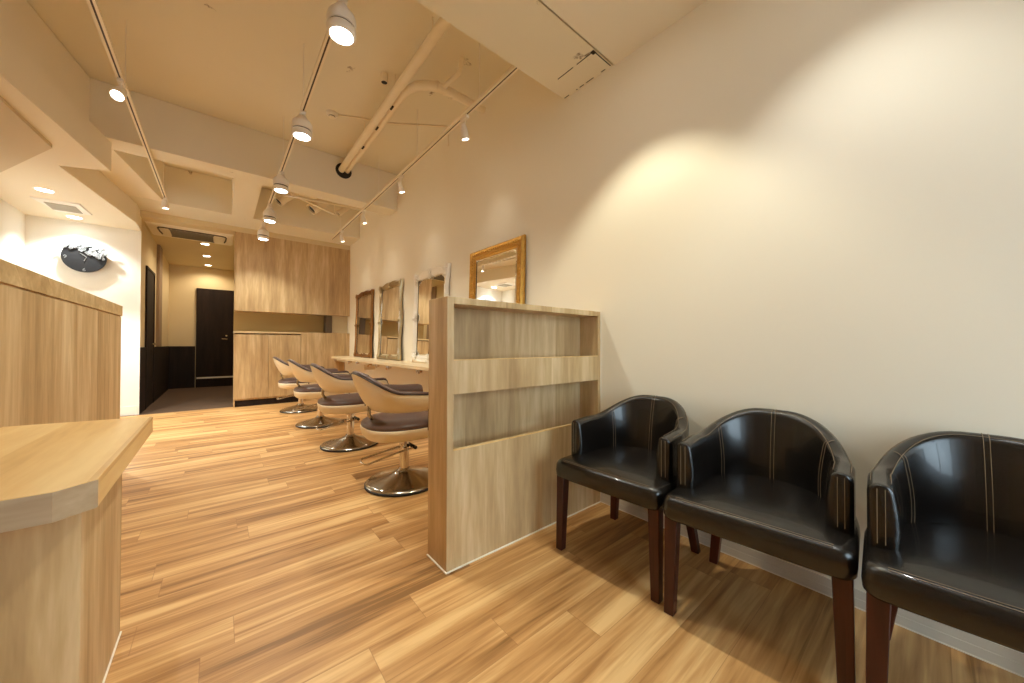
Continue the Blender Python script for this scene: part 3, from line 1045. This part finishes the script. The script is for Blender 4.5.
for s_, dx, dz in (('9', -0.16, -0.015), ('3', 0.165, 0.0), ('6', 0.0, -0.165)):
    text_mesh(s_, 0.06, 'numeral', 'silver', ck, (CX + dx, CY - 0.012, CZ + dz), (PI / 2, 0, 0))

# ================================================================== TRACKS AND LAMPS
ZR = 2.83
def rail(name_label, x, y0, y1, z, wires):
    t = thing('track_rail', name_label, 'light track', (x, (y0 + y1) / 2, z), 'white lighting tracks')
    MB().box(x - 0.018, x - 0.005, y0, y1, z, z + 0.022).box(x + 0.005, x + 0.018, y0, y1, z, z + 0.022).box(x - 0.005, x + 0.005, y0, y1, z + 0.012, z + 0.022).done('rail_body', 'pipe', t)
    MB().box(x - 0.0048, x + 0.0048, y0 + 0.01, y1 - 0.01, z + 0.001, z + 0.0118).done('rail_slot', 'slot', t)
    for y, zt in wires:
        MB().tube([(x, y, z + 0.022), (x, y, zt)], 0.0025, 6).lathe([(0.009, 0), (0.009, 0.02)], (x, y, z + 0.022), 10).done('suspension_wire', 'lamp_white', t)
    return t


rail('white lighting track down the middle of the room carrying the big lamps', 0.487, 1.70, 6.85, ZR, [(1.95, ZT), (3.15, ZT), (4.3, ZT), (4.9, 2.865), (5.5, 2.865), (6.6, 2.866)])
rail('white lighting track at left above the counters', -0.545, 1.70, 6.25, ZR, [(2.4, ZT), (3.75, ZT), (4.9, 2.865), (6.0, ZT)])
rail('white lighting track along the right wall carrying the small spots', 1.50, 1.72, 6.75, ZR + 0.008, [(2.2, ZT), (3.30, ZT), (4.4, ZT), (4.9, 2.865), (6.2, ZT)])


def bell_lamp(label, x, y, zb, power, aim_down=True, group='large white track lamps'):
    t = thing('track_lamp', label, 'lamp', (x, y, zb), group)
    zt = 2.829
    hk = min(1.0, (2.812 - zb) / 0.185)
    MB().box(x - 0.020, x + 0.020, y - 0.05, y + 0.05, min(zt - 0.02, zb + 0.18 * hk), zt).done('adapter', 'lamp_white', t, bevel=0.004)
    MB().lathe([(a, b * hk) for a, b in ((0.022, 0.185), (0.034, 0.175), (0.036, 0.155), (0.056, 0.142), (0.068, 0.122), (0.072, 0.10), (0.073, 0.062), (0.066, 0.058))], (x, y, zb), 32).done('housing', 'lamp_white', t, smooth=True, angle=60)
    MB().lathe([(0.066, 0.046), (0.066, 0.060)], (x, y, zb), 32).done('vent_ring', 'dark', t, smooth=True)
    MB().lathe([(0.070, 0.046), (0.072, 0.042), (0.071, 0.012), (0.066, 0.004), (0.058, 0.004), (0.056, 0.012), (0.052, 0.046)], (x, y, zb), 32, cap=False).done('rim', 'lamp_white', t, smooth=True, angle=60)
    MB().lathe([(0.057, 0.006), (0.050, 0.002), (0.02, 0.0)], (x, y, zb), 32).done('lens', 'lens', t, smooth=True)
    lamp_spot(t, (x, y, zb - 0.006), (x, y, 0), power, WARM, 128, 0.7, 0.05)
    return t


cl = ['nearest of the big lamps on the middle track, glaring at the top of the picture', 'second big lamp along the middle track, before the beam',
      'third big lamp along the middle track, under the beam', 'fourth big lamp along the middle track, past the beam', 'farthest big lamp on the middle track, in front of the oak wall']
for (y, z), lb in zip(((2.02, 2.645), (3.20, 2.642), (4.45, 2.63), (5.55, 2.60), (6.44, 2.57)), cl):
    bell_lamp(lb, 0.487, y, z, P_CENTER)


def small_spot(label, x, y, zc, aim, power, size=0.032, group='small white wall spots', ang=50, lensm='lens_warm', col=WARM, blend=0.6, my=None):
    t = thing('spot_lamp', label, 'lamp', (x, y, ZR), group)
    c = Vector((x, y, zc))
    d = (Vector(aim) - c).normalized()
    my = y if my is None else my
    MB().box(x - 0.016, x + 0.016, my - 0.045, my + 0.045, ZR - 0.022, ZR + 0.002).done('adapter', 'lamp_white', t, bevel=0.003)
    MB().tube([(x, my, ZR - 0.02), (x, my, zc + 0.045), tuple(c - d * 0.03)], 0.008, 8).done('stem', 'lamp_white', t, smooth=True)
    s = size
    MB().lathe([(s * 0.55, -0.065), (s * 0.8, -0.05), (s, -0.005), (s * 1.05, 0.045), (s * 0.92, 0.045), (s * 0.85, 0.03)], tuple(c), 24, tuple(d), cap=True).done('housing', 'lamp_white', t, smooth=True, angle=50)
    MB().lathe([(s * 0.86, 0.034), (s * 0.5, 0.038), (0.001, 0.039)], tuple(c), 24, tuple(d)).done('lens', lensm, t, smooth=True)
    lamp_spot(t, tuple(c + d * 0.055), aim, power, col, ang, blend, 0.02)
    return t


for (y, lb, ya) in ((2.41, 'nearest small spot on the right track, over the bright gold mirror', 2.50), (3.70, 'second small spot on the right track, over the white mirror', 3.70),
                (4.98, 'third small spot on the right track, over the champagne mirror', 4.95), (6.10, 'farthest small spot on the right track, over the dark gold mirror', 6.10)):
    small_spot(lb, 1.50, y, 2.70, (1.84, ya, 1.45), P_SMALL, 0.030, ang=75, blend=1.0)
small_spot('white spot on the left track tilted towards the counters, glare on its lens', -0.545, 3.56, 2.715, (-0.85, 1.9, 0.7), P_LEFT, 0.036, 'spots of the left track', 60, my=3.62)
small_spot('small white spot at the far end of the left track', -0.545, 6.18, 2.75, (-0.35, 6.3, 0.0), P_LEFT * 0.6, 0.034, 'spots of the left track', 60)


def downlight(label, x, y, z, power, col, r=0.055, group=None, ang=120, lens='lens', blend=0.6):
    t = thing('ceiling_downlight', label, 'downlight', (x, y, z), group)
    MB().lathe([(r * 1.25, 0.0), (r * 1.25, -0.004), (r * 1.05, -0.005), (r, 0.0)], (x, y, z), 32, cap=False).done('trim_ring', 'lamp_white', t, smooth=True)
    MB().lathe([(r * 1.02, -0.001), (r * 0.5, -0.003), (0.001, -0.003)], (x, y, z), 32).done('lens', lens, t, smooth=True)
    lamp_spot(t, (x, y, z - 0.012), (x, y, 0), power, col, ang, blend, 0.025)
    return t


downlight('bright round downlight in the niche ceiling nearer the counter', -1.42, 5.92, ZN, P_NICHE, (0.94, 1.0, 0.97), 0.058, 'niche downlights', 104, blend=0.35)
downlight('bright round downlight in the niche ceiling close above the clock', -1.43, 6.95, ZN, P_NICHE * 0.28, (0.94, 1.0, 0.97), 0.06, 'niche downlights')
for y, lb in ((8.31, 'corridor downlight nearest the ceiling air conditioner'), (9.42, 'middle one of the three corridor downlights'), (10.5, 'corridor downlight nearest the dark door')):
    downlight(lb, -0.22, y, 2.785, P_CORR, (1.0, 0.82, 0.58), 0.055, 'corridor downlights', 155, 'lens_warm')
# lamps of the lounge, just outside the picture
downlight('round lounge downlight in the near ceiling, above the chair beside the divider', 1.34, 1.0, 2.748, P_LOUNGE, (1.0, 0.96, 0.76), 0.05, 'lounge downlights', 90, blend=0.42)
downlight('round lounge downlight in the near ceiling, above the nearest chair', 1.42, 0.13, 2.748, P_LOUNGE * 0.66, (0.97, 1.0, 0.97), 0.05, 'lounge downlights', 90, blend=0.65)

# ================================================================== CEILING EQUIPMENT
ac = thing('ceiling_air_conditioner', 'ceiling cassette air conditioner with grey louvred grille at the corridor mouth', 'air conditioner', (-0.35, 7.65, 2.785))
MB().prism([(-0.83, 7.34), (0.13, 7.34), (0.13, 8.06), (-0.83, 8.06)], 2.762, 2.785, [(-0.86, 7.31), (0.16, 7.31), (0.16, 8.09), (-0.86, 8.09)]).done('panel', 'ac_white', ac, bevel=0.004)
g = MB()
for k in range(9):
    y = 7.52 + 0.045 * k
    g.box(-0.61, -0.10, y, y + 0.024, 2.752, 2.762)
g.box(-0.62, -0.09, 7.50, 7.512, 2.750, 2.762).box(-0.62, -0.09, 7.935, 7.947, 2.750, 2.762)
g.done('grille', 'grille', ac)
sl = MB()
pts = [(-0.72, 7.86, 2.757), (-0.735, 7.70, 2.757), (-0.74, 7.50, 2.757), (-0.72, 7.44, 2.757), (-0.66, 7.425, 2.757), (0.0, 7.425, 2.757), (0.05, 7.45, 2.757), (0.065, 7.52, 2.757), (0.062, 7.70, 2.757), (0.045, 7.86, 2.757)]
sl.tube(pts, 0.010, 8)
sl.done('air_slot', 'slot', ac, smooth=True)

vt = thing('ceiling_vent', 'square white ventilation panel with pale grey grille in the niche ceiling', 'vent', (-1.40, 6.50, ZN))
MB().prism([(-1.60, 6.28), (-1.25, 6.24), (-1.235, 6.66), (-1.52, 6.84 - 0.1)], ZN - 0.012, ZN + 0.001, [(-1.61, 6.27), (-1.24, 6.23), (-1.225, 6.67), (-1.53, 6.75)]).done('panel', 'lamp_white', vt)
g = MB()
for k in range(8):
    g.box(-1.53, -1.30, 6.36 + k * 0.036, 6.38 + k * 0.036, ZN - 0.019, ZN - 0.012)
g.done('grille', simple('pale_grille', lin(176, 168, 150), 0.5), vt)

sd = thing('smoke_detector', 'small round smoke detector on the concrete ceiling beside the long pipe', 'smoke detector', (0.859, 3.917, ZT))
MB().lathe([(0.055, 0.0), (0.055, -0.018), (0.046, -0.03), (0.042, -0.032)], (0.859, 3.917, ZT), 24).done('body', 'lamp_white', sd, smooth=True)
MB().lathe([(0.030, -0.031), (0.030, -0.048), (0.012, -0.054)], (0.859, 3.917, ZT), 20).done('sensor', 'ac_white', sd, smooth=True)
MB().lathe([(0.0305, -0.036), (0.0305, -0.041)], (0.859, 3.917, ZT), 20).done('sensor_slot', 'dark', sd)

pp = thing('ceiling_pipe', 'long straight white painted pipe under the concrete ceiling, thickest of the three', 'pipe', (1.16, 3.2, 3.2))
MB().tube([(1.16, 1.681, 3.2), (1.16, 4.769, 3.2)], 0.037, 20).done('pipe_body', 'pipe', pp, smooth=True)
for y in (2.3, 3.0, 3.85, 4.5):
    MB().lathe([(0.0385, -0.008), (0.0385, 0.008)], (1.16, y, 3.2), 20, (0, 1, 0)).tube([(1.16, y, 3.23), (1.16, y, ZT)], 0.004, 6).done('pipe_clamp', 'pipe', pp, smooth=True)
p2 = thing('ceiling_pipe', 'thinner white pipe with wrapped elbow that bends towards the right wall', 'pipe', (1.27, 3.2, 3.2))
el = [(1.226, 4.769, 3.2), (1.226, 3.0, 3.2), (1.234, 2.90, 3.2), (1.27, 2.80, 3.2), (1.34, 2.74, 3.2), (1.42, 2.70, 3.2), (1.52, 2.69, 3.2), (W, 2.69, 3.2)]
MB().tube(el, [0.026, 0.026, 0.030, 0.036, 0.038, 0.038, 0.036, 0.030], 18).done('pipe_body', 'pipe', p2, smooth=True)
for y in (3.0, 3.35, 3.7, 4.1, 4.45):
    MB().lathe([(0.0275, -0.010), (0.0275, 0.010)], (1.226, y, 3.2), 18, (0, 1, 0)).done('pipe_band', 'pipe', p2, smooth=True)
for x in (1.40, 1.48, 1.56):
    MB().lathe([(0.040, -0.006), (0.040, 0.006)], (x, 2.695, 3.2), 18, (1, 0, 0)).done('pipe_band', 'pipe', p2, smooth=True)
MB().tube([(1.45, 2.70, 3.2), (1.48, 2.56, 3.22), (1.50, 2.50, 3.24), (1.50, 2.45, 3.34)], 0.020, 12).done('branch_pipe', 'pipe', p2, smooth=True)
for y in (3.15, 3.55, 4.0):
    MB().box(1.190, 1.206, y, y + 0.06, 3.172, 3.180).done('cable_tie', 'dark', p2)
ph = thing('pipe_collar', 'dark ragged opening in the beam where the two pipes enter', 'opening', (1.20, 4.768, 3.2))
MB().lathe([(0.095, 0.0), (0.095, 0.004), (0.08, 0.005)], (1.185, 4.7695, 3.195), 24, (0, -1, 0)).done('collar', 'dark', ph)
sk = thing('junction_box', 'short white junction box on the ceiling beside the long pipe', 'fixture', (1.08, 3.06, ZT))
MB().lathe([(0.030, 0.0), (0.030, -0.075), (0.026, -0.075), (0.026, -0.07)], (1.085, 3.06, ZT), 16).done('body', 'pipe', sk, smooth=True)
MB().lathe([(0.0262, -0.0705), (0.001, -0.0706)], (1.085, 3.06, ZT), 16).done('opening', 'dark', sk)
cd = thing('ceiling_conduit', 'thin white conduit crossing the ceiling from the detector to the right wall', 'conduit', (1.3, 3.6, ZT))
MB().tube([(0.91, 3.90, ZT - 0.008), (1.10, 3.80, ZT - 0.008), (1.30, 3.74, ZT - 0.008), (1.86, 3.35, ZT - 0.008), (1.875, 3.345, ZT - 0.02), (1.877, 3.345, 3.15)], 0.008, 8).done('tube', 'pipe', cd, smooth=True)

# right coffer: stubs of duct and pipes
def duct(label, a, b, r):
    t = thing('duct_stub', label, 'duct', a, 'open duct stubs behind the second beam')
    a, b = Vector(a), Vector(b)
    d = (b - a).normalized()
    L = (b - a).length
    MB().lathe([(r, 0.0), (r, L), (r * 0.86, L), (r * 0.86, L - 0.03)], tuple(a), 20, tuple(d)).done('tube', 'pipe', t, smooth=True, angle=50)
    MB().lathe([(r * 0.85, L - 0.029), (0.001, L - 0.028)], tuple(a), 20, tuple(d)).done('mouth', 'dark', t)
    return t


duct('white duct stub with dark open end, largest of the three', (1.42, 5.62, 3.355), (0.965, 5.57, 2.885), 0.075)
duct('white duct stub with dark mouth beside the third big lamp', (1.00, 5.64, 3.355), (0.575, 5.57, 2.89), 0.064)
duct('thin white duct stub with dark mouth nearest the right wall', (1.72, 5.62, 3.355), (1.31, 5.57, 2.90), 0.042)
for a, b, lb in (((0.60, 5.25, 2.885), (1.54, 5.25, 2.945), 'thin white rod crossing the recess behind the beam, upper one'), ((0.70, 5.36, 2.96), (1.22, 5.36, 2.82), 'thin white rod slanting down in the recess behind the beam')):
    t = thing('conduit_rod', lb, 'conduit', a, 'thin rods in the ceiling recess')
    MB().tube([a, b], 0.014, 8).done('tube', 'pipe', t, smooth=True)
    MB().tube([a, (a[0], a[1], ZT)], 0.005, 6).done('hanger', 'pipe', t)
    MB().tube([b, (b[0], b[1], ZT)], 0.005, 6).done('hanger', 'pipe', t)
for o in bpy.data.objects:
    if '_w' in o:
        del o['_w']
